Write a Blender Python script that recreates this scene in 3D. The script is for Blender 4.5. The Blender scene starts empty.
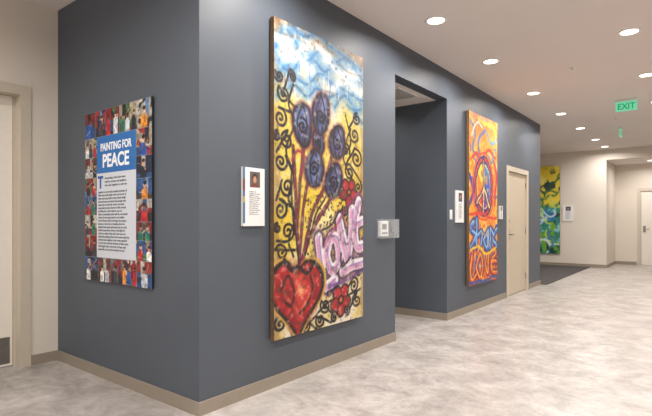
import bpy, bmesh, math, random
import numpy as np
from mathutils import Vector, Matrix, Euler

random.seed(7); rng = np.random.default_rng(7)
scene = bpy.context.scene
try:
    scene.view_settings.view_transform = 'Standard'
    scene.view_settings.look = 'None'
except Exception as e:
    print(e)
COL = scene.collection

# ------------------------------------------------------------------ helpers
def lin(c):
    c = np.asarray(c, dtype=float)
    return np.where(c <= 0.04045, c/12.92, ((np.clip(c,0,1)+0.055)/1.055)**2.4)
def rgb(r, g, b):
    l = lin(np.array([r, g, b])/255.0); return (float(l[0]), float(l[1]), float(l[2]), 1)

def mat(name, color, rough=0.5, metal=0.0, emit=None, estr=0.0, noise=0.0, nscale=20, bump=0.0, bscale=200):
    m = bpy.data.materials.new(name); m.use_nodes = True
    nt = m.node_tree; b = nt.nodes['Principled BSDF']
    b.inputs['Base Color'].default_value = color
    b.inputs['Roughness'].default_value = rough
    b.inputs['Metallic'].default_value = metal
    if emit:
        b.inputs['Emission Color'].default_value = emit
        b.inputs['Emission Strength'].default_value = estr
    tc = nt.nodes.new('ShaderNodeTexCoord')
    if noise:
        n = nt.nodes.new('ShaderNodeTexNoise'); n.inputs['Scale'].default_value = nscale; n.inputs['Detail'].default_value = 5
        nt.links.new(tc.outputs['Object'], n.inputs['Vector'])
        r = nt.nodes.new('ShaderNodeValToRGB')
        r.color_ramp.elements[0].position = .3; r.color_ramp.elements[1].position = .7
        r.color_ramp.elements[0].color = tuple(c*(1-noise) for c in color[:3])+(1,)
        r.color_ramp.elements[1].color = tuple(min(1,c*(1+noise)) for c in color[:3])+(1,)
        nt.links.new(n.outputs['Fac'], r.inputs['Fac']); nt.links.new(r.outputs['Color'], b.inputs['Base Color'])
    if bump:
        n2 = nt.nodes.new('ShaderNodeTexNoise'); n2.inputs['Scale'].default_value = bscale
        nt.links.new(tc.outputs['Object'], n2.inputs['Vector'])
        bp = nt.nodes.new('ShaderNodeBump'); bp.inputs['Strength'].default_value = bump; bp.inputs['Distance'].default_value = .002
        nt.links.new(n2.outputs['Fac'], bp.inputs['Height']); nt.links.new(bp.outputs['Normal'], b.inputs['Normal'])
    return m

M_slate = mat('slate_paint', rgb(80,87,97), .5, noise=.03, nscale=3, bump=.15, bscale=250)
M_beige = mat('beige_paint', rgb(217,208,196), .7, noise=.02, nscale=2, bump=.1, bscale=250)
M_ceil  = mat('ceiling_paint', rgb(227,218,213), .85, noise=.015, nscale=1.5)
M_base  = mat('rubber_baseboard', rgb(146,135,122), .45, noise=.03)
M_frame = mat('door_frame_paint', rgb(198,187,170), .4, noise=.02)
M_door  = mat('door_paint', rgb(194,181,160), .4, noise=.02)
M_doorw = mat('door_cream', rgb(230,223,212), .4, noise=.02)
M_steel = mat('brushed_steel', rgb(150,148,145), .3, 1.0, noise=.05)
M_dark  = mat('dark_metal', rgb(40,38,36), .5, noise=.05)
M_white = mat('white_plastic', rgb(228,228,227), .4, noise=.02)
M_black = mat('black_print', rgb(30,30,34), .7, noise=.05)
M_grey  = mat('grey_print', rgb(105,105,110), .7, noise=.05)
M_wprint= mat('white_print', rgb(245,246,248), .7, noise=.01)
M_bprint= mat('blue_print', rgb(28,88,160), .6, noise=.05)
M_wood  = mat('panel_edge_wood', rgb(110,84,60), .7, noise=.25, nscale=30)
M_trimw = mat('downlight_trim', rgb(238,234,228), .4, noise=.02)
M_lens  = mat('downlight_lens', rgb(255,250,240), .4, emit=rgb(255,246,232), estr=6)
M_egreen= mat('exit_sign_panel', rgb(120,200,165), .2, emit=rgb(110,225,180), estr=.5)
M_eletter=mat('exit_sign_letter', rgb(0,130,75), .3, emit=rgb(20,170,105), estr=.5)
M_mat   = mat('walkoff_carpet', rgb(66,62,62), .95, noise=.3, nscale=40, bump=.5)
M_lcd   = mat('lcd_screen', rgb(95,110,100), .2, noise=.03)
M_acryl = bpy.data.materials.new('clear_acrylic'); M_acryl.use_nodes = True
nt = M_acryl.node_tree; b = nt.nodes['Principled BSDF']
b.inputs['Base Color'].default_value = (.8,.83,.85,1); b.inputs['Roughness'].default_value = .1; b.inputs['Alpha'].default_value = .13

def box_into(bm, a, b):
    x0,y0,z0 = a; x1,y1,z1 = b
    vs = [bm.verts.new(p) for p in [(x0,y0,z0),(x1,y0,z0),(x1,y1,z0),(x0,y1,z0),(x0,y0,z1),(x1,y0,z1),(x1,y1,z1),(x0,y1,z1)]]
    for f in [(0,3,2,1),(4,5,6,7),(0,1,5,4),(1,2,6,5),(2,3,7,6),(3,0,4,7)]:
        bm.faces.new([vs[i] for i in f])

def finish(bm, name, m, parent=None, smooth=False):
    bmesh.ops.recalc_face_normals(bm, faces=bm.faces[:])
    me = bpy.data.meshes.new(name); bm.to_mesh(me); bm.free()
    if m: me.materials.append(m)
    if smooth:
        for p in me.polygons: p.use_smooth = True
    o = bpy.data.objects.new(name, me); COL.objects.link(o)
    if parent: o.parent = parent
    return o

def boxes(name, lst, m, parent=None, bevel=0.0):
    bm = bmesh.new()
    for a,b in lst:
        lo = [min(p,q) for p,q in zip(a,b)]; hi = [max(p,q) for p,q in zip(a,b)]
        box_into(bm, lo, hi)
    if bevel:
        bmesh.ops.bevel(bm, geom=bm.edges[:], offset=bevel, segments=2, profile=.5, affect='EDGES')
    return finish(bm, name, m, parent)
def walls(name, lst, m):
    for s in lst: boxes(name, [s], m)

def cyl(name, c, r, h, m, parent=None, axis='Z', seg=32, r2=None):
    bm = bmesh.new()
    bmesh.ops.create_cone(bm, cap_ends=True, segments=seg, radius1=r, radius2=r if r2 is None else r2, depth=h)
    R = {'Z':Matrix(), 'X':Matrix.Rotation(math.pi/2,4,'Y'), 'Y':Matrix.Rotation(math.pi/2,4,'X')}[axis]
    bmesh.ops.transform(bm, matrix=Matrix.Translation(c) @ R, verts=bm.verts[:])
    return finish(bm, name, m, parent)

def empty(name):
    e = bpy.data.objects.new(name, None); e.empty_display_size = .1; COL.objects.link(e); return e

def text(name, body, size, loc, rot, m, parent, align='LEFT', bold=0.0, sx=1.0, extr=0.0006, spacing=1.0):
    cu = bpy.data.curves.new(name, 'FONT'); cu.body = body; cu.size = size; cu.align_x = align
    cu.offset = bold; cu.extrude = extr; cu.space_line = spacing
    o = bpy.data.objects.new(name+'_c', cu); COL.objects.link(o)
    bpy.context.view_layer.update()
    dg = bpy.context.evaluated_depsgraph_get()
    me = bpy.data.meshes.new_from_object(o.evaluated_get(dg))
    bpy.data.objects.remove(o)
    me.materials.clear(); me.materials.append(m)
    me.transform(Matrix.Translation(loc) @ Euler(rot).to_matrix().to_4x4() @ Matrix.Diagonal((sx,1,1,1)))
    o = bpy.data.objects.new(name, me); COL.objects.link(o); o.parent = parent
    return o
ROT_X = (math.pi/2, 0, math.pi/2)     # reads along +Y, faces +X
ROT_Y = (math.pi/2, 0, 0)             # reads along +X, faces -Y

# ------------------------------------------------------------------ paint canvas (per-vertex colour painting)
def vnoise(h, w, cy, cx):
    g = rng.random((cy+2, cx+2))
    y = np.linspace(0, cy, h); x = np.linspace(0, cx, w)
    yi = np.minimum(y.astype(int), cy); xi = np.minimum(x.astype(int), cx)
    fy = y-yi; fx = x-xi; fy = fy*fy*(3-2*fy); fx = fx*fx*(3-2*fx)
    a = g[yi][:, xi]; b = g[yi][:, xi+1]; c = g[yi+1][:, xi]; d = g[yi+1][:, xi+1]
    fx = fx[None,:]; fy = fy[:,None]
    return (a*(1-fx)+b*fx)*(1-fy)+(c*(1-fx)+d*fx)*fy
def fnoise(h, w, cy, cx, octv=3):
    s = 0; a = 1; t = 0
    for i in range(octv):
        s = s + a*vnoise(h, w, cy*2**i, cx*2**i); t += a; a *= .5
    return s/t

class Canvas:
    """painting of W x H metres; quad = measured outline of the artwork, used to rectify its features"""
    def __init__(s, W, H, res, quad=None):
        s.W, s.H = W, H
        s.nx = int(W/res); s.ny = int(H/res)
        s.a = np.ones((s.ny, s.nx, 3))
        s.x = np.linspace(0, W, s.nx); s.y = np.linspace(0, H, s.ny)
        s.Hm = None; s.grain = None
        if quad:
            A = []; B = []
            for (px,py),(u,v) in zip(quad, [(0,0),(W,0),(W,H),(0,H)]):
                A.append([px,py,1,0,0,0,-u*px,-u*py]); B.append(u)
                A.append([0,0,0,px,py,1,-v*px,-v*py]); B.append(v)
            s.Hm = np.append(np.linalg.solve(np.array(A,float), np.array(B,float)), 1).reshape(3,3)
    def p(s, pt):
        if s.Hm is None: return (pt[0]*s.W, pt[1]*s.H)
        q = s.Hm @ np.array([pt[0], pt[1], 1.0]); return (q[0]/q[2], q[1]/q[2])
    def ps(s, pts): return [s.p(q) for q in pts]
    def win(s, x0, x1, y0, y1):
        i0 = int(np.clip(np.searchsorted(s.x, x0)-1, 0, s.nx)); i1 = int(np.clip(np.searchsorted(s.x, x1)+1, 0, s.nx))
        j0 = int(np.clip(np.searchsorted(s.y, y0)-1, 0, s.ny)); j1 = int(np.clip(np.searchsorted(s.y, y1)+1, 0, s.ny))
        return i0,i1,j0,j1
    def blend(s, sl, mask, col):
        c = np.array(col)/255.0
        i0,i1,j0,j1 = sl
        if s.grain is not None: mask = mask*s.grain[j0:j1, i0:i1]
        v = s.a[j0:j1, i0:i1]
        s.a[j0:j1, i0:i1] = v*(1-mask[...,None]) + c*mask[...,None]
    def stroke(s, P, w, col, soft=.006, al=1.0):          # P in metres
        r = w/2+soft
        xs = [q[0] for q in P]; ys = [q[1] for q in P]
        sl = s.win(min(xs)-r, max(xs)+r, min(ys)-r, max(ys)+r)
        i0,i1,j0,j1 = sl
        if i1<=i0 or j1<=j0: return
        X, Y = np.meshgrid(s.x[i0:i1], s.y[j0:j1]); D = np.full(X.shape, 9.0)
        for (ax,ay),(bx,by) in zip(P[:-1], P[1:]):
            dx,dy = bx-ax, by-ay; L = dx*dx+dy*dy+1e-12
            t = np.clip(((X-ax)*dx+(Y-ay)*dy)/L, 0, 1)
            D = np.minimum(D, np.hypot(X-ax-t*dx, Y-ay-t*dy))
        m = np.clip((w/2+soft-D)/(2*soft), 0, 1); m = m*m*(3-2*m)
        s.blend(sl, m*al, col)
    def line(s, pts, w, col, soft=.006, al=1.0, smooth=True):
        P = s.ps(pts)
        if smooth and len(P) > 2: P = spline(P)
        s.stroke(P, w, col, soft, al)
    def ell(s, c, rx, ry, col, ang=0, soft=.008, al=1.0, metric=False, egg=0.0, nmask=None):
        cx,cy = c if metric else s.p(c)
        R = max(rx,ry)*1.2+soft*2
        sl = s.win(cx-R, cx+R, cy-R, cy+R); i0,i1,j0,j1 = sl
        if i1<=i0 or j1<=j0: return
        X, Y = np.meshgrid(s.x[i0:i1]-cx, s.y[j0:j1]-cy)
        ca,sa = math.cos(ang), math.sin(ang)
        U = X*ca+Y*sa; V = -X*sa+Y*ca
        rxx = rx*(1-egg*V/ry)
        d = (np.sqrt((U/rxx)**2+(V/ry)**2)-1)*min(rx,ry)
        m = np.clip((soft-d)/(2*soft), 0, 1)
        if nmask is not None: m = m*nmask[j0:j1,i0:i1]
        s.blend(sl, m*al, col)
    def poly(s, P, col, al=1.0, soft=.005):
        xs = [q[0] for q in P]; ys = [q[1] for q in P]
        sl = s.win(min(xs), max(xs), min(ys), max(ys)); i0,i1,j0,j1 = sl
        if i1<=i0 or j1<=j0: return
        X, Y = np.meshgrid(s.x[i0:i1], s.y[j0:j1]); ins = np.zeros(X.shape, bool)
        n = len(P)
        for k in range(n):
            ax,ay = P[k]; bx,by = P[(k+1)%n]
            if ay == by: continue
            c = ((ay > Y) != (by > Y)) & (X < (bx-ax)*(Y-ay)/(by-ay)+ax); ins ^= c
        s.blend(sl, ins*al, col)
    def spiral(s, c, r, turns, w, col, a0=0, sgn=1, tail=None, metric=False):
        cx,cy = c if metric else s.p(c); P = []
        n = int(18*turns)+2
        for k in range(n):
            f = k/(n-1); a = a0+sgn*f*turns*2*math.pi; rr = r*(.12+.88*f)
            P.append((cx+rr*math.cos(a), cy+rr*math.sin(a)))
        if tail: P.append(s.p(tail))
        s.stroke(P, w, col, .004)
    def mix(s, mask, col):
        s.a = s.a*(1-mask[...,None]) + np.array(col)/255.0*mask[...,None]
    def warp(s, amp, cy, cx, octv=3):
        h,w = s.ny, s.nx
        dx = (fnoise(h,w,cy,cx,octv)-.5)*2*amp/s.W*w; dy = (fnoise(h,w,cy,cx,octv)-.5)*2*amp/s.H*h
        J,I = np.meshgrid(np.arange(h), np.arange(w), indexing='ij')
        fx = np.clip(I+dx,0,w-1.001); fy = np.clip(J+dy,0,h-1.001)
        ix = fx.astype(int); iy = fy.astype(int); tx = (fx-ix)[...,None]; ty = (fy-iy)[...,None]
        A = s.a
        s.a = (A[iy,ix]*(1-tx)+A[iy,ix+1]*tx)*(1-ty)+(A[iy+1,ix]*(1-tx)+A[iy+1,ix+1]*tx)*ty
    def desat(s, k, gain=1.0):
        g = s.a.mean(-1, keepdims=True); s.a = (g+(s.a-g)*(1-k))*gain

def spline(P, k=6):
    Q = [P[0]]+list(P)+[P[-1]]; out = []
    for i in range(1, len(Q)-2):
        p0,p1,p2,p3 = [np.array(q) for q in Q[i-1:i+3]]
        for j in range(k):
            t = j/k
            out.append(tuple(.5*((2*p1)+(-p0+p2)*t+(2*p0-5*p1+4*p2-p3)*t*t+(-p0+3*p1-3*p2+p3)*t**3)))
    out.append(tuple(P[-1])); return out

def painted_surface(name, cv, origin, rdir, m, parent):
    nx, ny = cv.nx, cv.ny
    X, Y = np.meshgrid(cv.x, cv.y)
    o = np.array(origin); r = np.array(rdir, float)
    co = o[None,None,:] + X[...,None]*r + (cv.H-Y)[...,None]*np.array([0,0,1.0])
    idx = np.arange(nx*ny).reshape(ny, nx)
    f = np.stack([idx[1:,:-1], idx[1:,1:], idx[:-1,1:], idx[:-1,:-1]], -1).reshape(-1,4)
    me = bpy.data.meshes.new(name)
    me.vertices.add(nx*ny); me.vertices.foreach_set('co', co.reshape(-1))
    me.loops.add(f.size); me.loops.foreach_set('vertex_index', f.reshape(-1).astype(np.int32))
    me.polygons.add(len(f)); me.polygons.foreach_set('loop_start', np.arange(0, f.size, 4, dtype=np.int32))
    me.update(calc_edges=True)
    ca = me.color_attributes.new('Paint', 'FLOAT_COLOR', 'POINT')
    c4 = np.ones((nx*ny, 4)); c4[:, :3] = lin(np.clip(cv.a, 0, 1)).reshape(-1,3)
    ca.data.foreach_set('color', c4.reshape(-1).astype(np.float32))
    me.materials.append(m)
    ob = bpy.data.objects.new(name, me); COL.objects.link(ob); ob.parent = parent
    return ob

def paint_mat(name, rough, bump):
    m = bpy.data.materials.new(name); m.use_nodes = True; nt = m.node_tree; b = nt.nodes['Principled BSDF']
    a = nt.nodes.new('ShaderNodeAttribute'); a.attribute_name = 'Paint'
    tc = nt.nodes.new('ShaderNodeTexCoord'); n = nt.nodes.new('ShaderNodeTexNoise')
    n.inputs['Scale'].default_value = 60; n.inputs['Detail'].default_value = 6
    nt.links.new(tc.outputs['Object'], n.inputs['Vector'])
    mp = nt.nodes.new('ShaderNodeMapRange'); mp.inputs['To Min'].default_value = 1-bump*.35; mp.inputs['To Max'].default_value = 1+bump*.35
    nt.links.new(n.outputs['Fac'], mp.inputs['Value'])
    vm = nt.nodes.new('ShaderNodeVectorMath'); vm.operation = 'SCALE'
    nt.links.new(a.outputs['Color'], vm.inputs[0]); nt.links.new(mp.outputs['Result'], vm.inputs['Scale'])
    nt.links.new(vm.outputs['Vector'], b.inputs['Base Color'])
    bp = nt.nodes.new('ShaderNodeBump'); bp.inputs['Strength'].default_value = bump; bp.inputs['Distance'].default_value = .003
    nt.links.new(n.outputs['Fac'], bp.inputs['Height']); nt.links.new(bp.outputs['Normal'], b.inputs['Normal'])
    b.inputs['Roughness'].default_value = rough
    return m
M_paint = paint_mat('graffiti_paint', .6, .5)
M_print = paint_mat('photo_print', .5, .02)

# ------------------------------------------------------------------ room dimensions (metres)
H = 3.07; WX = -2.49; CY = 1.89; LX = -4.48; EY = 9.85; BY = 14.3; T = .14
OP0, OP1, OPZ = 4.32, 5.58, 2.72
D0, D1, DZ = 7.87, 8.99, 2.08      # side door rough opening
fm = bpy.data.materials.new('mottled_vinyl'); fm.use_nodes = True; nt = fm.node_tree; b = nt.nodes['Principled BSDF']
tc = nt.nodes.new('ShaderNodeTexCoord')
n1 = nt.nodes.new('ShaderNodeTexNoise'); n1.inputs['Scale'].default_value = 3.4; n1.inputs['Detail'].default_value = 10; n1.inputs['Roughness'].default_value = .74; n1.inputs['Distortion'].default_value = .5
n2 = nt.nodes.new('ShaderNodeTexNoise'); n2.inputs['Scale'].default_value = 15; n2.inputs['Detail'].default_value = 9; n2.inputs['Roughness'].default_value = .8
r1 = nt.nodes.new('ShaderNodeValToRGB'); e = r1.color_ramp.elements
e[0].position = .34; e[0].color = rgb(148,141,136); e[1].position = .66; e[1].color = rgb(197,191,186)
mid = e.new(.5); mid.color = rgb(175,168,163)
r2 = nt.nodes.new('ShaderNodeValToRGB'); e = r2.color_ramp.elements
e[0].position = .36; e[0].color = (.70,.69,.68,1); e[1].position = .58; e[1].color = (1,1,1,1)
mx = nt.nodes.new('ShaderNodeMix'); mx.data_type = 'RGBA'; mx.blend_type = 'MULTIPLY'; mx.inputs['Factor'].default_value = .75
nt.links.new(tc.outputs['Object'], n1.inputs['Vector']); nt.links.new(tc.outputs['Object'], n2.inputs['Vector'])
nt.links.new(n1.outputs['Fac'], r1.inputs['Fac']); nt.links.new(n2.outputs['Fac'], r2.inputs['Fac'])
nt.links.new(r1.outputs['Color'], mx.inputs[6]); nt.links.new(r2.outputs['Color'], mx.inputs[7])
nt.links.new(mx.outputs[2], b.inputs['Base Color']); b.inputs['Roughness'].default_value = .33
boxes('floor', [((-9,-3,-.1),(2.7,17,0))], fm)
boxes('ceiling', [((-9,-3,H),(2.7,17,H+.1))], M_ceil)

walls('wall_front', [((LX,CY,0),(WX,CY+T,H))], M_slate)
walls('wall_left', [
    ((WX-T,CY+T,0),(WX,OP0,H)), ((WX-T,OP1,0),(WX,D0,H)), ((WX-T,D1,0),(WX,EY,H)), ((WX-T,D0,DZ),(WX,D1,H)),
    ((WX-T,OP0,OPZ),(WX,OP1,H))], M_slate)
walls('wall_recess', [((LX,OP0-T,0),(WX-T,OP0,H)), ((LX,OP1,0),(WX-T,OP1+T,H))], M_slate)
walls('wall_recess_end', [((LX,OP0,0),(LX+.2,OP1,H))], M_beige)
boxes('ceiling_recess', [((LX+.2,OP0,OPZ),(WX-T,OP1,OPZ+.05))], M_ceil)
FD0, FD1, FZ = .62, 1.62, 2.30
walls('wall_foyer', [((LX-.3,FD1,0),(LX,CY,H)), ((LX-.3,-3,0),(LX,FD0,H)), ((LX-.3,FD0,FZ),(LX,FD1,H)), ((LX-.3,CY,0),(LX,EY-T,H))], M_beige)
AX = -2.0; AZ = 2.8; IY = 15.9
walls('wall_back', [((-9,BY,0),(AX,BY+.2,H)), ((AX,BY,AZ),(2.6,BY+.2,H)), ((AX-.2,BY+.2,0),(AX,IY,H)),], M_beige)
walls('wall_alcove', [((AX-.2,IY,0),(-1.44,IY+.2,H)), ((-.46,IY,0),(2.6,IY+.2,H)), ((-1.44,IY,2.1),(-.46,IY+.2,H))], M_beige)
boxes('ceiling_alcove', [((AX,BY+.2,AZ),(2.6,IY,AZ+.05))], M_ceil)
walls('wall_right', [((2.6,-3,0),(2.7,IY+.2,H))], M_beige)
walls('wall_entry', [((-9,EY,0),(-8.9,BY,H)), ((-8.9,EY-T,0),(WX-T,EY,H))], M_beige)

bh, bt = .085, .012
boxes('baseboard_left', [((WX,CY-bt,0),(WX+bt,OP0,bh)), ((WX,OP1,0),(WX+bt,D0-.05,bh)), ((WX,D1+.05,0),(WX+bt,EY,bh)),
    ((LX+.2,OP1-bt,0),(WX+bt,OP1,bh)), ((LX+.2,OP0,0),(WX,OP0+bt,bh))], M_base)
boxes('baseboard_front', [((LX,CY-bt,0),(WX,CY,bh))], M_base)
boxes('baseboard_foyer', [((LX,FD1+.05,0),(LX+bt,CY,bh)), ((LX,-3,0),(LX+bt,FD0-.05,bh))], M_base)
boxes('baseboard_back', [((-8.9,BY-bt,0),(AX,BY,bh)), ((AX,IY-bt,0),(-1.49,IY,bh)), ((-.41,IY-bt,0),(2.6,IY,bh)), ((AX,BY,0),(AX+bt,IY,bh))], M_base)
boxes('entry_carpet', [((-8.85,EY+.01,0),(WX+.12,BY-.02,.012))], M_mat, bevel=.003)

# ------------------------------------------------------------------ doors
def lever(parent, p, ax, side):
    x,y,z = p
    if ax == 'X':
        boxes('escutcheon', [((x,y-.03,z-.09),(x+.008,y+.03,z+.09))], M_steel, parent, .002)
        cyl('lever_spindle', (x+.03,y,z), .011, .05, M_steel, parent, 'X', 16)
        boxes('lever', [((x+.045,y-.01,z-.01),(x+.06,y+side*.12,z+.01))], M_steel, parent, .004)
    else:
        boxes('escutcheon', [((x-.03,y-.008,z-.09),(x+.03,y,z+.09))], M_steel, parent, .002)
        cyl('lever_spindle', (x,y-.03,z), .011, .05, M_steel, parent, 'Y', 16)
        boxes('lever', [((x-.01,y-.06,z-.01),(x+side*.12,y-.045,z+.01))], M_steel, parent, .004)

d = empty('door_1')
boxes('frame', [((WX-.14,D0,0),(WX+.015,D0+.05,DZ)), ((WX-.14,D1-.05,0),(WX+.015,D1,DZ)), ((WX-.14,D0+.05,DZ-.05),(WX+.015,D1-.05,DZ)),
    ((WX,D0-.03,0),(WX+.015,D0,DZ+.03)), ((WX,D1,0),(WX+.015,D1+.03,DZ+.03)), ((WX,D0,DZ),(WX+.015,D1,DZ+.03))], M_frame, d)
boxes('slab', [((WX-.07,D0+.053,.008),(WX-.02,D1-.053,DZ-.053))], M_door, d, .002)
lever(d, (WX-.02, D0+.13, 1.0), 'X', 1)
cyl('deadbolt', (WX-.012, D0+.13, 1.22), .028, .018, M_steel, d, 'X', 24)
for k,z in enumerate((.25,1.05,1.85)):
    cyl('hinge_%d'%k, (WX-.014, D1-.055, z), .008, .1, M_steel, d, 'Z', 12)
d = empty('door_2')
boxes('frame', [((LX-.16,FD1-.03,0),(LX+.012,FD1,FZ)), ((LX-.16,FD0,0),(LX+.012,FD0+.03,FZ)), ((LX-.16,FD0+.03,FZ-.03),(LX+.012,FD1-.03,FZ)),
    ((LX,FD1,0),(LX+.012,FD1+.05,FZ+.05)), ((LX,FD0-.05,0),(LX+.012,FD0,FZ+.05)), ((LX,FD0,FZ),(LX+.012,FD1,FZ+.05)),
    ((LX-.16,FD1-.045,0),(LX-.1,FD1-.03,FZ-.03))], M_frame, d)
boxes('slab', [((LX-.15,FD0+.033,.008),(LX-.105,FD1-.048,FZ-.033))], M_doorw, d, .002)
boxes('kick_plate', [((LX-.105,FD0+.06,.03),(LX-.102,FD1-.07,.25))], M_steel, d)
lever(d, (LX-.105, FD0+.11, 1.0), 'X', 1)
d = empty('door_3')
boxes('frame', [((-1.44,IY-.015,0),(-1.39,IY+.15,2.1)), ((-.51,IY-.015,0),(-.46,IY+.15,2.1)), ((-1.39,IY-.015,2.05),(-.51,IY+.15,2.1)),
    ((-1.47,IY-.015,0),(-1.44,IY,2.13)), ((-.46,IY-.015,0),(-.43,IY,2.13)), ((-1.44,IY-.015,2.1),(-.46,IY,2.13))], M_frame, d)
boxes('slab', [((-1.387,IY+.02,.008),(-.513,IY+.065,2.047))], M_doorw, d, .002)
lever(d, (-1.31, IY+.02, 1.0), 'Y', 1)

# ------------------------------------------------------------------ MURAL 1 (heart / flowers / LOVE)
BK = (22,18,24)
c1 = Canvas(1.15, 2.34, .0045, [(272,16),(363,60),(363,318),(272,339)])
h,w = c1.ny, c1.nx
YY = np.repeat(np.linspace(0,1,h)[:,None], w, 1); XX = np.repeat(np.linspace(0,1,w)[None,:], h, 0)
n = fnoise(h,w,8,4,4); nf = fnoise(h,w,60,30,3); n3 = fnoise(h,w,14,7,4); n5 = fnoise(h,w,24,12,3)
c1.a[:] = np.array([224,214,192])/255
c1.mix(np.clip((n-.46)*5,0,1)*np.clip(1-YY*2.8,0,1)*.65, (192,160,120))
c1.mix(np.clip((n3-.42)*6,0,1)*np.clip(1.2-YY*4,0,1)*.85, (128,172,202))
c1.mix(np.clip((n5-.57)*7,0,1)*np.clip(1.15-YY*4,0,1)*.8, (238,234,226))
yel = np.clip((YY-.2)*6+ (n3-.5)*2,0,1)*np.clip((.9-YY)*6,0,1)
c1.mix(yel*np.clip((n-.15)*5,0,1)*.97, (224,192,54))
c1.mix(yel*np.clip((n3-.53)*7,0,1)*.6, (238,224,146))
c1.mix(yel*np.clip((.42-n5)*7,0,1)*.5, (188,144,50))
c1.mix(yel*np.clip((n5-.62)*8,0,1)*.45, (214,214,190))
c1.mix(np.clip((YY-.8)*6,0,1)*np.clip((n3-.35)*4,0,1)*.75, (214,182,80))
c1.mix(np.clip((n3-.62)*6,0,1)*np.clip((YY-.3)*3,0,1)*.3, (190,100,56))
c1.mix(np.clip((.03+.04*n5-YY)*60,0,1)*.8, (150,108,66))
c1.mix(np.clip((.03+.06*n3-XX)*40,0,1)*.45, (120,86,50)); c1.mix(np.clip((XX-.98+.05*n3)*40,0,1)*.4, (120,90,60))
c1.grain = np.clip(.78+ (nf-.3)*1.6, .5, 1)
BL = (78,142,192)
for pts in [[(273,48),(282,30),(295,44),(305,62),(318,52),(330,66),(345,60),(362,82)],
            [(273,78),(284,66),(293,76),(306,84),(318,74),(330,84),(344,92),(362,104)],
            [(290,28),(302,38),(316,36),(330,48),(348,60),(360,72)],
            [(274,96),(284,90),(292,84),(304,96),(316,88),(326,100),(338,96)],[(335,110),(346,98),(361,124)],[(340,70),(350,84),(358,92)],
            [(276,60),(286,52),(296,62),(290,72),(280,68)],[(312,60),(322,72),(332,68)],[(346,106),(354,112),(361,112)]]:
    c1.line(pts, .075, BL, .04, .8); c1.line(pts, .018, (40,92,150), .012, .75)
for pts in [[(280,56),(296,58),(310,72)],[(324,60),(340,74),(356,78)],[(276,38),(288,52)],[(300,50),(312,46),(328,58)],[(330,92),(345,82),(360,96)]]:
    c1.line(pts, .06, (246,243,234), .04, .8)
for pts in [[(273,30),(285,36),(298,40),(308,50)],[(276,86),(286,80),(300,90)],[(338,64),(348,74),(361,78)],[(318,92),(330,94),(342,104)]]:
    c1.line(pts, .016, (110,80,60), .014, .55)
for k in range(16):     # paint drips
    x = random.uniform(.05,1.1); y = random.uniform(.2,.5); c1.stroke([(x,y),(x+.004,y+random.uniform(.08,.26))], .009, random.choice([(70,126,180),(60,110,160),(236,232,224)]), .005, .75)
for c,r in [((290,150),.13),((312,200),.19),((340,225),.13),((284,215),.1),((350,140),.12),((284,110),.1),((345,120),.08)]:
    c1.ell(c, r, r*1.3, (230,192,30), soft=.07, al=.55)
for c,r in [((318,232),.1),((326,212),.08),((338,182),.07),((308,262),.06)]:
    c1.ell(c, r, r*1.2, (242,230,176), soft=.05, al=.7)
for k in range(190):
    px = random.uniform(304,346); py = random.uniform(195,258)
    c1.ell((px,py), random.uniform(.006,.011), random.uniform(.006,.013), BK, soft=.003, al=.95)
SCR = [((281,94),.07,0,1,(291,106)),((278,118),.075,2,-1,(292,114)),((285,140),.07,1,1,(275,152)),((279,162),.07,3,-1,(290,172)),
     ((285,186),.075,0,1,(274,198)),((279,208),.075,2,-1,(291,207)),((286,230),.075,4,1,(274,240)),((279,252),.07,1,-1,(293,250)),
     ((290,76),.045,1,-1,(282,88)),((276,270),.05,2,1,None),((276,76),.05,0,1,None),((275,136),.04,1,1,None),((275,226),.04,1,1,None),
     ((355,138),.075,0,1,(344,150)),((356,160),.085,2,-1,(346,166)),((349,174),.07,1,1,(361,184)),((358,190),.06,3,-1,None),
     ((346,152),.06,3,1,None),((359,206),.05,1,1,None),((345,212),.05,0,1,(335,222)),((357,122),.06,1,1,(350,130)),
     ((324,306),.07,0,1,(334,316)),((353,286),.07,2,-1,(345,292)),((356,302),.075,1,1,(349,310)),
     ((319,321),.06,0,1,(330,322)),((304,327),.06,2,-1,(316,330)),((278,324),.065,2,1,(290,334)),((358,272),.05,0,1,None),
     ((328,291),.055,2,1,None),((333,317),.05,2,1,None),((346,312),.05,4,1,None),((292,332),.05,4,1,None)]
for (c,r,a0,sg,tail) in SCR: c1.ell(c, r*.8, r*.8, (180,130,50), soft=.04, al=.2)
for (c,r,a0,sg,tail) in SCR: c1.spiral(c, r, 1.6, .022, BK, a0, sg, tail)
for pts in [[(291,84),(286,104),(292,124),(284,150),(292,176),(286,196),(293,216),(287,240),(292,256)],
            [(346,118),(351,146),(343,160),(352,184),(346,200)],[(300,332),(318,312),(330,300),(346,296),(360,290)]]:
    c1.line(pts, .02, BK, .006)
STEM = [[(301,142),(300,165),(297,200),(295,232),(299,262)],[(319,138),(312,165),(303,200),(299,240),(298,265)],
        [(330,160),(322,190),(309,222),(301,262)],[(332,194),(322,212),(308,238),(300,264)],
        [(291,146),(293,180),(294,210),(296,250)]]
for s_ in STEM: c1.line(s_, .036, (54,14,30), .01, .9)
for s_ in STEM: c1.line(s_, .014, (158,44,66), .008, .8)
c1.line([(292,150),(289,190),(293,230),(298,262)], .02, BK); c1.line([(325,196),(312,225),(303,262)], .016, BK)
c1.line([(290,160),(296,150),(303,158),(299,176)], .024, (150,40,60), .01)
mot = np.clip((n5-.44)*7,0,1); mot2 = np.clip((n3-.48)*8,0,1)
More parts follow.
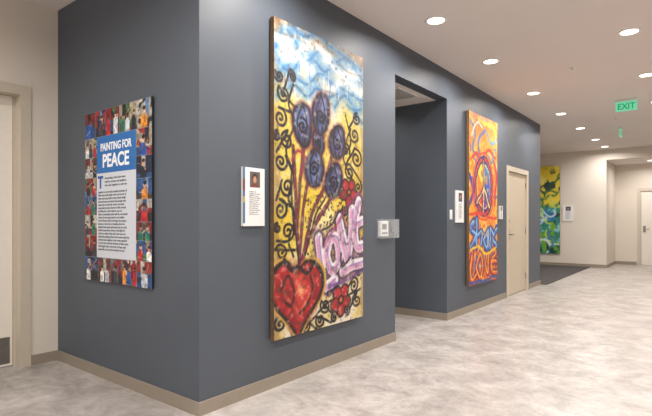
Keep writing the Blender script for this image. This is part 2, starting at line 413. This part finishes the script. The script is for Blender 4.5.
for (c,rx,ry,ang,eg) in [((317,143),.07,.09,0,0),((301,125),.108,.155,-.1,.12),((320,115),.105,.17,.08,.1),((337,144),.1,.14,.35,-.1),((313,168),.105,.15,.05,-.12),((333,181),.1,.14,.45,-.12)]:
    c1.ell(c, rx+.03, ry+.026, (110,34,66), ang, .014, egg=eg, al=.85)
    c1.ell(c, rx+.014, ry+.014, BK, ang, .006, egg=eg)
    c1.ell(c, rx-.014, ry-.014, (58,60,108), ang, .012, egg=eg)
    c1.ell(c, rx-.02, ry-.02, (98,82,140), ang, .02, .75, egg=eg, nmask=mot)
    c1.ell(c, rx-.02, ry-.02, (92,122,176), ang, .02, .7, egg=eg, nmask=mot2)
    x,y = c1.p(c)
    c1.ell((x+rx*.3,y-ry*.4), rx*.22, ry*.3, (150,156,200), ang+.3, .025, .75, metric=True)
    c1.spiral((x-rx*.05,y+ry*.1), rx*.62, 1.5, .024, (18,16,34), random.uniform(0,6), random.choice([1,-1]), metric=True)
    c1.stroke(spline([(x-rx*.1,y-ry*.95),(x+rx*.45,y-ry*.2),(x+rx*.15,y+ry*.85)]), .016, BK)
    c1.stroke(spline([(x-rx*.1,y-ry*.95),(x-rx*.6,y-ry*.1),(x-rx*.3,y+ry*.85)]), .016, BK)
def rflower(cv, c, r):
    x,y = cv.p(c)
    for k in range(5):
        a = k*math.tau/5+.3
        cv.ell((x+r*.6*math.cos(a), y+r*.6*math.sin(a)), r*.5, r*.44, BK, a, .006, metric=True)
    for k in range(5):
        a = k*math.tau/5+.3
        cv.ell((x+r*.6*math.cos(a), y+r*.6*math.sin(a)), r*.37, r*.32, (186,32,38), a, .01, metric=True)
    cv.ell((x,y), r*.28, r*.28, BK, 0, .005, metric=True); cv.ell((x,y), r*.15, r*.15, (210,110,50), 0, .005, metric=True)
rflower(c1, (348,194), .125); rflower(c1, (340,300), .14)
LET = [[(318,238),(320,262),(323,286),(334,280)],
       [(331,238),(326,254),(331,270),(338,260),(337,240),(331,238)],
       [(338,220),(343,244),(347,260),(350,236),(352,212)],
       [(359,204),(355,222),(356,246),(362,248)],[(355,226),(362,222)],[(342,272),(352,266),(361,264)]]
for L in LET: c1.line(L, .15, (84,34,100), .025, .9)
for L in LET: c1.line(L, .12, BK, .008, .8)
for L in LET: c1.line(L, .10, (230,220,228), .01)
for L in LET: c1.line([(x-.8,y+2) for x,y in L], .045, (196,124,168), .02, .85)
for L in LET: c1.line([(x+1,y-1) for x,y in L], .014, (110,90,170), .008, .75)
c1.line([(324,246),(336,226),(350,204),(361,194)], .028, (150,46,96), .014,.8)
c1.line([(328,287),(345,281),(361,272)], .035, (90,50,130), .014,.8)
for pts in [[(322,230),(330,226),(338,212)],[(326,292),(338,286)],[(340,254),(341,268),(350,258)]]: c1.line(pts,.018,BK,.006)
def heart(cx, cy, sx, sy):
    P = []
    for k in range(48):
        t = 2*math.pi*k/48
        P.append((cx+sx*16*math.sin(t)**3/16, cy-sy*(13*math.cos(t)-5*math.cos(2*t)-2*math.cos(3*t)-math.cos(4*t))/15))
    return P
hx,hy = c1.p((296,294))
for sc,col,ow in [(1.18,(206,154,56),.03),(1.08,BK,.03),(.97,(150,20,24),.02),(.9,(186,28,32),.02)]:
    P = heart(hx, hy, .285*sc, .29*sc); c1.poly(P, col); c1.stroke(P+[P[0]], ow, col, .012)
c1.ell((hx,hy), .26, .25, (116,12,20), 0, .05, .6, metric=True, nmask=mot)
P = heart(hx+.02, hy-.02, .17, .17); c1.stroke(P+[P[0]], .03, (214,92,58), .018, .65)
c1.ell((hx+.05,hy-.02), .08,.1,(222,68,50), .3,.05,.9,metric=True)
c1.ell((hx+.04,hy-.03), .03,.04,(240,190,120), .3,.02,.8,metric=True)
c1.stroke(spline([(hx-.18,hy-.05),(hx-.1,hy-.15),(hx-.03,hy-.02),(hx-.08,hy+.08),(hx-.15,hy+.03)]), .022, (50,8,14), .01)
c1.stroke(spline([(hx+.02,hy+.15),(hx+.1,hy+.1),(hx+.17,hy-.02),(hx+.15,hy-.14)]), .018, (50,8,14), .01)
c1.line([(282,260),(290,270),(297,266),(306,272),(313,262)], .03, BK, .01)
c1.grain = None
c1.warp(.022, 10, 5, 4)
c1.mix(np.clip((nf-.6)*6,0,1)*.4, (226,214,184)); c1.mix(np.clip((.38-nf)*6,0,1)*.4, (64,50,46))
cr = fnoise(h,w,40,16,4); c1.mix(np.clip(1-np.abs(cr-.5)*60,0,1)*.28, (80,64,54))
c1.desat(.1, .96)

def mural(cv, origin, axis, name='graffiti_mural'):
    e = empty(name); x,y,z = origin
    if axis == 'X':
        boxes('panel_board', [((x+.012,y,z),(x+.05,y+cv.W,z+cv.H))], M_wood, e)
        boxes('mounting_battens', [((x,y+.1,z+.2),(x+.012,y+cv.W-.1,z+.28)), ((x,y+.1,z+cv.H-.28),(x+.012,y+cv.W-.1,z+cv.H-.2))], M_wood, e)
        painted_surface('painting', cv, (x+.051,y,z), (0,1,0), M_paint, e)
    else:
        boxes('panel_board', [((x,y-.05,z),(x+cv.W,y-.012,z+cv.H))], M_wood, e)
        boxes('mounting_battens', [((x+.1,y-.012,z+.2),(x+cv.W-.1,y,z+.28)), ((x+.1,y-.012,z+cv.H-.28),(x+cv.W-.1,y,z+cv.H-.2))], M_wood, e)
        painted_surface('painting', cv, (x,y-.051,z), (1,0,0), M_paint, e)
    return e
mural(c1, (WX, 2.505, .357), 'X')

# ------------------------------------------------------------------ MURAL 2 (peace sign)
c2 = Canvas(1.09, 2.32, .0060, [(466,110),(497,123),(497,278),(466,286)])
h,w = c2.ny, c2.nx; YY = np.repeat(np.linspace(0,1,h)[:,None], w, 1); XX = np.repeat(np.linspace(0,1,w)[None,:], h, 0)
n = fnoise(h,w,8,4,4); n3 = fnoise(h,w,14,7,3); n4 = fnoise(h,w,10,5,3); nf = fnoise(h,w,50,25,3)
c2.a[:] = np.array([222,134,44])/255
c2.mix(np.clip((n-.45)*6,0,1)*.8, (234,180,66)); c2.mix(np.clip((n3-.58)*8,0,1)*.6, (232,212,166))
c2.mix(np.clip((YY-.6)*5,0,1)*np.clip((n4-.42)*6,0,1)*.7, (204,60,36))
c2.mix(np.clip(.25-YY,0,1)*4*np.clip((n4-.45)*6,0,1)*.6, (200,110,84))
c2.grain = np.clip(.76+(nf-.3)*1.6, .5, 1)
PAL = [(228,130,36),(204,60,38),(240,196,56),(46,92,180),(232,150,60),(50,146,170),(224,96,44),(120,60,140)]
for k in range(56):
    u = random.uniform(.02,.98)*c2.W; v = random.uniform(.2,.98)*c2.H
    P = [(u,v)]
    a = random.uniform(0,6.3)
    for j in range(4):
        a += random.uniform(-1.2,1.2); P.append((P[-1][0]+.08*math.cos(a), P[-1][1]+.08*math.sin(a)))
    c2.stroke(spline(P), random.uniform(.02,.05), random.choice(PAL), .012, .9)
for pts,wd,col in [([(467,120),(473,132),(470,148),(478,156),(476,140),(484,130)],.05,(80,112,180)),
    ([(468,160),(474,152),(480,160),(488,150),(495,158)],.045,(204,52,44)),
    ([(476,118),(484,124),(492,126),(495,136)],.06,(242,204,60)),([(468,136),(474,122),(480,128)],.04,(232,228,214)),
    ([(486,132),(490,144),(496,140)],.04,(90,150,184)),([(467,175),(470,190),(467,206)],.08,(70,54,150)),
    ([(493,160),(496,180),(494,205)],.07,(196,44,56)),([(490,165),(493,150),(496,150)],.03,(50,140,164)),
    ([(468,208),(476,214),(486,212),(496,206)],.05,(234,150,34))]:
    c2.line(pts, wd, col, .012)
px_,py_ = c2.p((482,186))
R = .33
for k,col in enumerate([(50,90,196),(116,58,152),(210,52,46),(234,124,36),(242,206,58),(64,136,186)]):
    a0 = k*math.pi/3-.5
    P = [(px_,py_)]+[(px_+R*math.cos(a0+j*math.pi/18), py_+R*1.15*math.sin(a0+j*math.pi/18)) for j in range(7)]
    c2.poly(P, col)
for k in range(10):
    a = random.uniform(0,6.3); r0 = random.uniform(.06,.24); c2.ell((px_+r0*math.cos(a),py_+r0*1.1*math.sin(a)), .04,.025, random.choice(PAL), a, .012, .8, metric=True)
for rr,wd,col in [(R,.11,(24,38,116)),(R,.05,(204,60,56)),(R-.07,.02,(236,206,90)),(R+.08,.03,(224,64,44))]:
    P = [(px_+rr*math.cos(t*math.pi/24), py_+rr*1.15*math.sin(t*math.pi/24)) for t in range(49)]; c2.stroke(P, wd, col, .012)
for wd,col in [(.085,(24,30,96)),(.035,(230,200,140))]:
    c2.stroke([(px_,py_-R*1.1),(px_,py_+R*1.1)], wd, col); c2.stroke([(px_-R*.7,py_+R*.8),(px_,py_),(px_+R*.7,py_+R*.8)], wd, col)
LB = [[(472,222),(468,228),(474,236),(468,246)],[(475,220),(474,246)],[(475,236),(480,232),(479,246)],[(486,232),(482,240),(486,246),(487,230),(488,246)],[(490,246),(490,228),(494,234)],[(497,228),(493,238),(497,246)]]
for L in LB: c2.line(L, .12, (22,40,130), .02, .9)
for L in LB: c2.line(L, .06, (62,136,206), .015)
for L in LB: c2.line([(x-.3,y-1) for x,y in L], .016, (214,226,230), .008, .8)
LB = [[(470,252),(468,270),(470,280),(474,274)],[(478,254),(474,266),(478,278),(481,266),(478,254)],[(483,252),(487,272),(488,252)],[(496,252),(491,262),(492,272),(497,270)],[(491,262),(496,260)]]
for L in LB: c2.line(L, .11, (80,26,80), .02, .9)
for L in LB: c2.line(L, .055, (234,110,36), .015)
for L in LB: c2.line([(x-.3,y-1) for x,y in L], .016, (242,206,90), .008, .8)
for k in range(22):
    u = random.uniform(.02,.98)*c2.W; v = random.uniform(.6,.98)*c2.H; a = random.uniform(0,6.3)
    c2.stroke([(u,v),(u+.08*math.cos(a),v+.08*math.sin(a))], .02, random.choice(PAL), .008, .9)
for pts,col in [([(467,216),(480,214),(496,218)],(210,60,50)),([(467,250),(475,246),(482,252),(496,248)],(236,190,55)),([(467,283),(482,281),(496,276)],(50,80,160))]:
    c2.line(pts, .04, col, .012)
c2.grain = None
c2.warp(.045, 9, 5, 4)
c2.mix(np.clip((nf-.6)*6,0,1)*.35, (232,186,110)); c2.mix(np.clip((.36-nf)*6,0,1)*.3, (90,40,40))
mural(c2, (WX, 6.165, .36), 'X')

# ------------------------------------------------------------------ MURAL 3 (teal / yellow abstract)
c3 = Canvas(1.2, 2.4, .010)
h,w = c3.ny, c3.nx; YY = np.repeat(np.linspace(0,1,h)[:,None], w, 1); XX = np.repeat(np.linspace(0,1,w)[None,:], h, 0)
n = fnoise(h,w,7,4,3); n3 = fnoise(h,w,10,6,3); n4 = fnoise(h,w,14,7,3)
c3.a[:] = np.array([226,200,56])/255
c3.mix(np.clip((n-.55)*8,0,1)*.8, (236,224,130))
g = np.clip((YY+ (n3-.5)*.35-.42)*10,0,1)
c3.mix(g, (40,128,104)); c3.mix(g*np.clip((n-.5)*8,0,1), (54,120,180)); c3.mix(g*np.clip((n4-.56)*9,0,1), (140,196,200))
c3.mix(g*np.clip((.4-n4)*9,0,1), (16,50,60)); c3.mix(g*np.clip((.4-n3)*9,0,1), (110,160,50))
c3.mix((1-g)*np.clip((n4-.6)*12,0,1)*np.clip(YY*8,0,1)*.9, (28,56,60))
for k in range(26):
    x = random.uniform(0,1.2); y = random.uniform(.12,.42)*2.4; P = [(x,y)]; a = random.uniform(0,6)
    for j in range(4): a += random.uniform(-1.3,1.3); P.append((P[-1][0]+.1*math.cos(a),P[-1][1]+.1*math.sin(a)))
    c3.stroke(spline(P), .045, random.choice([(24,50,60),(30,90,80),(60,110,60)]), .02, .9)
for k in range(34):
    x = random.uniform(0,1.2); y = random.uniform(.45,.98)*2.4; P = [(x,y)]; a = random.uniform(0,6)
    for j in range(4): a += random.uniform(-1.3,1.3); P.append((P[-1][0]+.1*math.cos(a),P[-1][1]+.1*math.sin(a)))
    c3.stroke(spline(P), .05, random.choice([(20,60,70),(40,110,180),(200,214,90),(220,232,230),(30,140,110)]), .02, .85)
c3.warp(.05,6,4)
mural(c3, (-4.3, BY, .33), 'Y')

# ------------------------------------------------------------------ POSTER
PW, PH = .955, 1.325
c4 = Canvas(PW, PH, .0030)
c4.a[:] = np.array([130,136,146])/255
SK = [(206,154,124),(154,106,80),(108,72,56),(216,172,148)]
SH = [(186,32,38),(30,84,168),(226,226,222),(26,30,44),(44,124,96),(222,140,46),(190,196,204),(60,60,70)]
BG = [(40,80,134),(140,40,38),(96,104,112),(34,34,40),(160,150,130),(70,104,70),(20,30,64),(180,176,166),(126,26,36),(76,58,46),(100,136,176),(26,26,30)]
def tile(cv, u0, v0, u1, v1):
    x0,x1,y0,y1 = u0*cv.W, u1*cv.W, v0*cv.H, v1*cv.H
    i0 = int(round(x0/cv.W*cv.nx))+1; i1 = int(round(x1/cv.W*cv.nx)); j0 = int(round(y0/cv.H*cv.ny))+1; j1 = int(round(y1/cv.H*cv.ny))
    hh,ww = j1-j0, i1-i0
    a,b_,c_,d_ = [np.array(q)/255 for q in random.sample(BG,4)]
    yy = np.linspace(0,1,hh)[:,None,None]+0*np.zeros((hh,ww,1)); xx = np.linspace(0,1,ww)[None,:,None]+0*yy
    cell = np.where(yy < random.uniform(.4,.8), a, b_)
    q0 = random.uniform(.1,.7); cell = np.where((xx>q0)&(xx<q0+.25)&(yy<.6), c_, cell)
    nn = fnoise(hh,ww,4,4,2)[...,None]; nn3 = vnoise(hh,ww,9,9)[...,None]
    cell = np.where(nn>.66, d_, cell)
    sub = Canvas(x1-x0, y1-y0, .0030); sub.nx, sub.ny = ww, hh
    sub.x = np.linspace(0,sub.W,ww); sub.y = np.linspace(0,sub.H,hh); sub.a = cell
    k = random.choice([1,1,2,2,3])
    for q in range(k):
        fx = sub.W*(q+.5)/k+random.uniform(-.015,.015); fy = sub.H*random.uniform(.28,.45); r = sub.W*.115/(k**.4)
        col = random.choice(SH)
        P = [(fx-r*1.9,fy+r*8.5),(fx-r*1.7,fy+r*1.7),(fx-r*.5,fy+r*1.1),(fx+r*.5,fy+r*1.1),(fx+r*1.8,fy+r*1.9),(fx+r*1.7,fy+r*8.5)]
        sub.poly(P, col)
        sk = random.choice(SK)
        sub.ell((fx,fy), r*.85, r*1.15, sk, random.uniform(-.3,.3), .002, metric=True)
        sub.ell((fx+random.uniform(-.3,.3)*r,fy-r*.65), r*.9, r*.65, random.choice([(36,26,22),(70,48,32),(20,18,20)]), 0, .002, metric=True)
        a_ = random.uniform(-2.8,-.3); sub.stroke([(fx+r*1.2,fy+r*2.2),(fx+r*1.2+r*2*math.cos(a_),fy+r*2.2+r*2*math.sin(a_))], r*.5, sk, .002)
    for q in range(3):
        sub.stroke([(random.random()*sub.W,random.random()*sub.H),(random.random()*sub.W,random.random()*sub.H)], .004, random.choice(SH), .0015, .75)
    sub.a = sub.a*(.7+.5*nn3)
    cv.a[j0:j1,i0:i1] = sub.a
L0,R0,T0,B0 = .20,.79,.155,.86
xs = [0,.18,.34,.55,.79,1.0]
for a,b_ in zip(xs[:-1],xs[1:]): tile(c4,a,0,b_,T0)
ys = [T0,.27,.39,.5,.61,.73,B0]
for a,b_ in zip(ys[:-1],ys[1:]): tile(c4,0,a,L0,b_)
ys = [T0,.3,.42,.53,.65,.75,B0]
for a,b_ in zip(ys[:-1],ys[1:]): tile(c4,R0,a,1,b_)
xs = [0,.22,.42,.6,.8,1.0]
for a,b_ in zip(xs[:-1],xs[1:]): tile(c4,a,B0,b_,1)
c4.poly([(L0*PW,T0*PH),(R0*PW,T0*PH),(R0*PW,B0*PH),(L0*PW,B0*PH)], (206,211,220))
c4.poly([(L0*PW,T0*PH),(R0*PW,T0*PH),(R0*PW,.37*PH),(L0*PW,.37*PH)], (30,106,176))
e = empty('exhibit_poster')
PX, PZ = -3.94, .753
boxes('poster_board', [((PX,CY-.019,PZ),(PX+PW,CY-.006,PZ+PH))], M_black, e)
boxes('standoffs', [((PX+a,CY-.006,PZ+c),(PX+a+.03,CY,PZ+c+.03)) for a in (.05,PW-.08) for c in (.05,PH-.08)], M_steel, e)
painted_surface('print', c4, (PX,CY-.0195,PZ), (1,0,0), M_print, e)
cxp = PX+PW*(L0+R0)/2; ty = CY-.0205
text('title_line', 'PAINTING FOR', .082, (cxp, ty, PZ+PH*(1-.24)), ROT_Y, M_wprint, e, 'CENTER', .002, .8)
text('title_word', 'PEACE', .14, (cxp, ty, PZ+PH*(1-.335)), ROT_Y, M_wprint, e, 'CENTER', .004, .95)
text('drop_cap', 'T', .13, (PX+PW*L0+.02, ty, PZ+PH*(1-.455)), ROT_Y, M_bprint, e, 'LEFT', .004)
words = ("the paintings shown here were made by students and neighbors who came together to cover the boarded windows of "
 "their town with bright color and words of hope each panel tells a story about family love and peace and about the "
 "people who picked up a brush the works were later saved and are now shared in halls schools and libraries so that "
 "visitors can see what a community made with its own hands artists of every age joined in and added hearts flowers "
 "doves and signs the project became a book and a traveling show we thank all who gave paint time and care and all "
 "who keep these works in the light for others to enjoy today and in the years to come").split()
def para(width_chars, nlines, skip=0):
    out=[]; i=skip
    for _ in range(nlines):
        l=''
        while len(l)+len(words[i%len(words)])+1 <= width_chars: l += words[i%len(words)]+' '; i+=1
        out.append(l.strip())
    return '\n'.join(out)
text('intro_lines', para(32,3), .024, (PX+PW*L0+.125, ty, PZ+PH*(1-.405)), ROT_Y, M_grey, e, 'LEFT', 0, spacing=1.15)
text('body_lines', para(43,19,12), .024, (PX+PW*L0+.025, ty, PZ+PH*(1-.485)), ROT_Y, M_grey, e, 'LEFT', 0, spacing=1.02)

# ------------------------------------------------------------------ placards
def placard(y0, z0, W, Hh, strip=True, plane=WX, axis='X', seed=1):
    e = empty('artwork_label')
    cv = Canvas(W, Hh, .0035 if axis=='X' and y0<4 else .008)
    cv.a[:] = np.array([224,224,224])/255
    sw = .02
    if strip:
        cv.poly([(0,0),(sw,0),(sw,Hh*.95),(0,Hh*.95)], (70,110,150))
        cv.poly([(0,Hh*.2),(sw,Hh*.2),(sw,Hh*.4),(0,Hh*.4)], (110,60,60))
        cv.poly([(0,Hh*.5),(sw,Hh*.5),(sw,Hh*.6),(0,Hh*.6)], (170,150,100))
    x0 = W*.3
    cv.poly([(x0,Hh*.07),(W*.78,Hh*.07),(W*.78,Hh*.34),(x0,Hh*.34)], (96,84,80))
    cv.ell(((x0+W*.78)/2,Hh*.37), W*.2, Hh*.1, (120,60,54) if seed%2 else (60,90,130), metric=True, soft=.003)
    cv.ell(((x0+W*.78)/2,Hh*.17), W*.11, Hh*.07, (40,32,30), metric=True, soft=.003)
    cv.ell(((x0+W*.78)/2,Hh*.2), W*.08, Hh*.06, (190,140,110), metric=True, soft=.003)
    cv.poly([(x0-.02,Hh*.34),(W*.95,Hh*.34),(W*.95,Hh*.5),(x0-.02,Hh*.5)], (224,224,224))
    if axis=='X':
        boxes('board', [((plane,y0,z0),(plane+.02,y0+W,z0+Hh))], M_white, e, .001)
        painted_surface('print', cv, (plane+.0205,y0,z0), (0,1,0), M_print, e)
        text('caption', para(20,12,seed*7), W*.06, (plane+.021,y0+W*.28,z0+Hh*.58), ROT_X, M_grey, e, spacing=1.15, bold=-.0002)
    else:
        boxes('board', [((y0,plane-.02,z0),(y0+W,plane,z0+Hh))], M_white, e, .001)
        painted_surface('print', cv, (y0,plane-.0205,z0), (1,0,0), M_print, e)
        text('caption', para(20,12,seed*7), W*.06, (y0+W*.28,plane-.021,z0+Hh*.58), ROT_Y, M_grey, e, spacing=1.15)
    return e
placard(2.235, 1.185, .205, .405, True, seed=1)
placard(5.82, 1.2, .24, .41, False, seed=2)
placard(7.46, 1.25, .14, .2, False, seed=3)
placard(-3.04, 1.22, .26, .42, False, plane=BY, axis='Y', seed=4)

e = empty('light_switch')
boxes('cover_plate', [((WX,5.66,1.24),(WX+.007,5.73,1.36))], M_white, e, .002)
boxes('rocker', [((WX+.007,5.68,1.27),(WX+.013,5.71,1.33))], M_white, e, .002)

# thermostat with clear guard
e = empty('thermostat')
boxes('body', [((WX,3.99,1.07),(WX+.03,4.14,1.22))], M_white, e, .004)
boxes('display', [((WX+.03,4.02,1.14),(WX+.032,4.10,1.19))], M_lcd, e)
boxes('buttons', [((WX+.03,4.02+.035*k,1.095),(WX+.034,4.045+.035*k,1.11)) for k in range(3)], M_grey, e, .001)
g0,g1,gz0,gz1 = 3.965,4.30,1.05,1.24
boxes('guard_edges', [((WX,g0,gz0),(WX+.06,g0+.004,gz1)), ((WX,g1-.004,gz0),(WX+.06,g1,gz1)), ((WX,g0+.004,gz0),(WX+.06,g1-.004,gz0+.004)), ((WX,g0+.004,gz1-.004),(WX+.06,g1-.004,gz1))], M_acryl, e)
boxes('guard_face', [((WX+.056,g0+.005,gz0+.005),(WX+.059,g1-.005,gz1-.005))], M_acryl, e)
boxes('lock_block', [((WX,4.22,1.11),(WX+.02,4.26,1.18))], M_steel, e, .003)

# ------------------------------------------------------------------ ceiling fixtures
def downlight(x, y, z=H, power=19):
    e = empty('recessed_downlight')
    bm = bmesh.new()
    prof = [(.1,0),(.1,-.006),(.094,-.010),(.080,-.008),(.074,0)]
    N = 40; rings = []
    for r,dz in prof:
        rings.append([bm.verts.new((x+r*math.cos(2*math.pi*k/N), y+r*math.sin(2*math.pi*k/N), z+dz)) for k in range(N)])
    for a,b_ in zip(rings[:-1],rings[1:]):
        for k in range(N): bm.faces.new([a[k],a[(k+1)%N],b_[(k+1)%N],b_[k]])
    finish(bm, 'trim_ring', M_trimw, e, True)
    cyl('lens', (x,y,z-.003), .075, .004, M_lens, e)
    ld = bpy.data.lights.new('lamp', 'AREA'); ld.shape = 'DISK'; ld.size = .15; ld.energy = power*1.33; ld.color = (1,.955,.91); ld.spread = math.radians(165)
    lo = bpy.data.objects.new('lamp', ld); lo.location = (x,y,z-.014); COL.objects.link(lo); lo.parent = e
for y in (.9,2.5,4.13,5.58,7.35,9.05,10.7,12.4,13.7): downlight(-1.95, y, power=19 if y<9 else 15)
for y in (-.9,.9,2.5,4.13,5.54,7.31,9.05,10.7,12.4): downlight(-.58, y, power=16 if y<9 else 13)
for y in (-.9,.9,4.13,7.31,10.7): downlight(1.2, y, power=15)
for x,y in ((-3.4,.2),(-3.4,-1.2),(-4.2,11.3),(-5.8,12.2)): downlight(x, y, power=17)
downlight(-1.1, 15.1, AZ, 15)
downlight(-3.6, 4.95, OPZ, 4)

def exit_sign(x, y, face):
    e = empty('exit_sign')
    w,hh = .28,.145
    if face == 'Y':
        boxes('canopy', [((x-w/2,y-.03,H-.03),(x+w/2,y+.03,H))], M_white, e, .004)
        boxes('panel', [((x-w/2,y-.006,H-.03-hh),(x+w/2,y+.006,H-.03))], M_egreen, e)
        text('exit_text','EXIT',.125,(x,y-.0075,H-.03-hh+.03),ROT_Y,M_eletter,e,'CENTER',.002,.9)
    else:
        boxes('canopy', [((x-.03,y-w/2,H-.03),(x+.03,y+w/2,H))], M_white, e, .004)
        boxes('panel', [((x-.006,y-w/2,H-.03-hh),(x+.006,y+w/2,H-.03))], M_egreen, e)
        text('exit_text','EXIT',.125,(x+.0075,y,H-.03-hh+.03),ROT_X,M_eletter,e,'CENTER',.002,.9)
exit_sign(-.94, 8.6, 'Y'); exit_sign(-1.32, 11.2, 'X')

e = empty('air_vent')
vx0,vx1,vy0,vy1 = -3.05,-2.70,4.75,5.25
boxes('vent_frame', [((vx0,vy0,OPZ-.01),(vx1,vy0+.02,OPZ)), ((vx0,vy1-.02,OPZ-.01),(vx1,vy1,OPZ)), ((vx0,vy0+.02,OPZ-.01),(vx0+.02,vy1-.02,OPZ)), ((vx1-.02,vy0+.02,OPZ-.01),(vx1,vy1-.02,OPZ))], M_trimw, e)
boxes('vent_back', [((vx0+.02,vy0+.02,OPZ-.003),(vx1-.02,vy1-.02,OPZ))], M_dark, e)
boxes('vent_slats', [((vx0+.02,vy0+.04+.04*k,OPZ-.009),(vx1-.02,vy0+.052+.04*k,OPZ-.003)) for k in range(11)], M_trimw, e)
for x,y in ((-1.25,6.4),(-1.25,10.0)):
    e = empty('fire_sprinkler'); cyl('escutcheon',(x,y,H-.004),.035,.008,M_white,e); cyl('head',(x,y,H-.02),.01,.03,M_white,e); cyl('deflector',(x,y,H-.037),.02,.003,M_white,e)

# ------------------------------------------------------------------ world & camera
wd = bpy.data.worlds.new('World'); scene.world = wd; wd.use_nodes = True
wd.node_tree.nodes['Background'].inputs['Color'].default_value = (1,.98,.95,1)
wd.node_tree.nodes['Background'].inputs['Strength'].default_value = .75
cam = bpy.data.cameras.new('camera'); co = bpy.data.objects.new('camera', cam); COL.objects.link(co); scene.camera = co
cam.sensor_width = 36; cam.lens = 483/652*36; cam.shift_y = 13/652
co.location = (0,0,1.22); co.rotation_euler = (math.pi/2, 0, math.radians(38.1))
cam.clip_start = .05
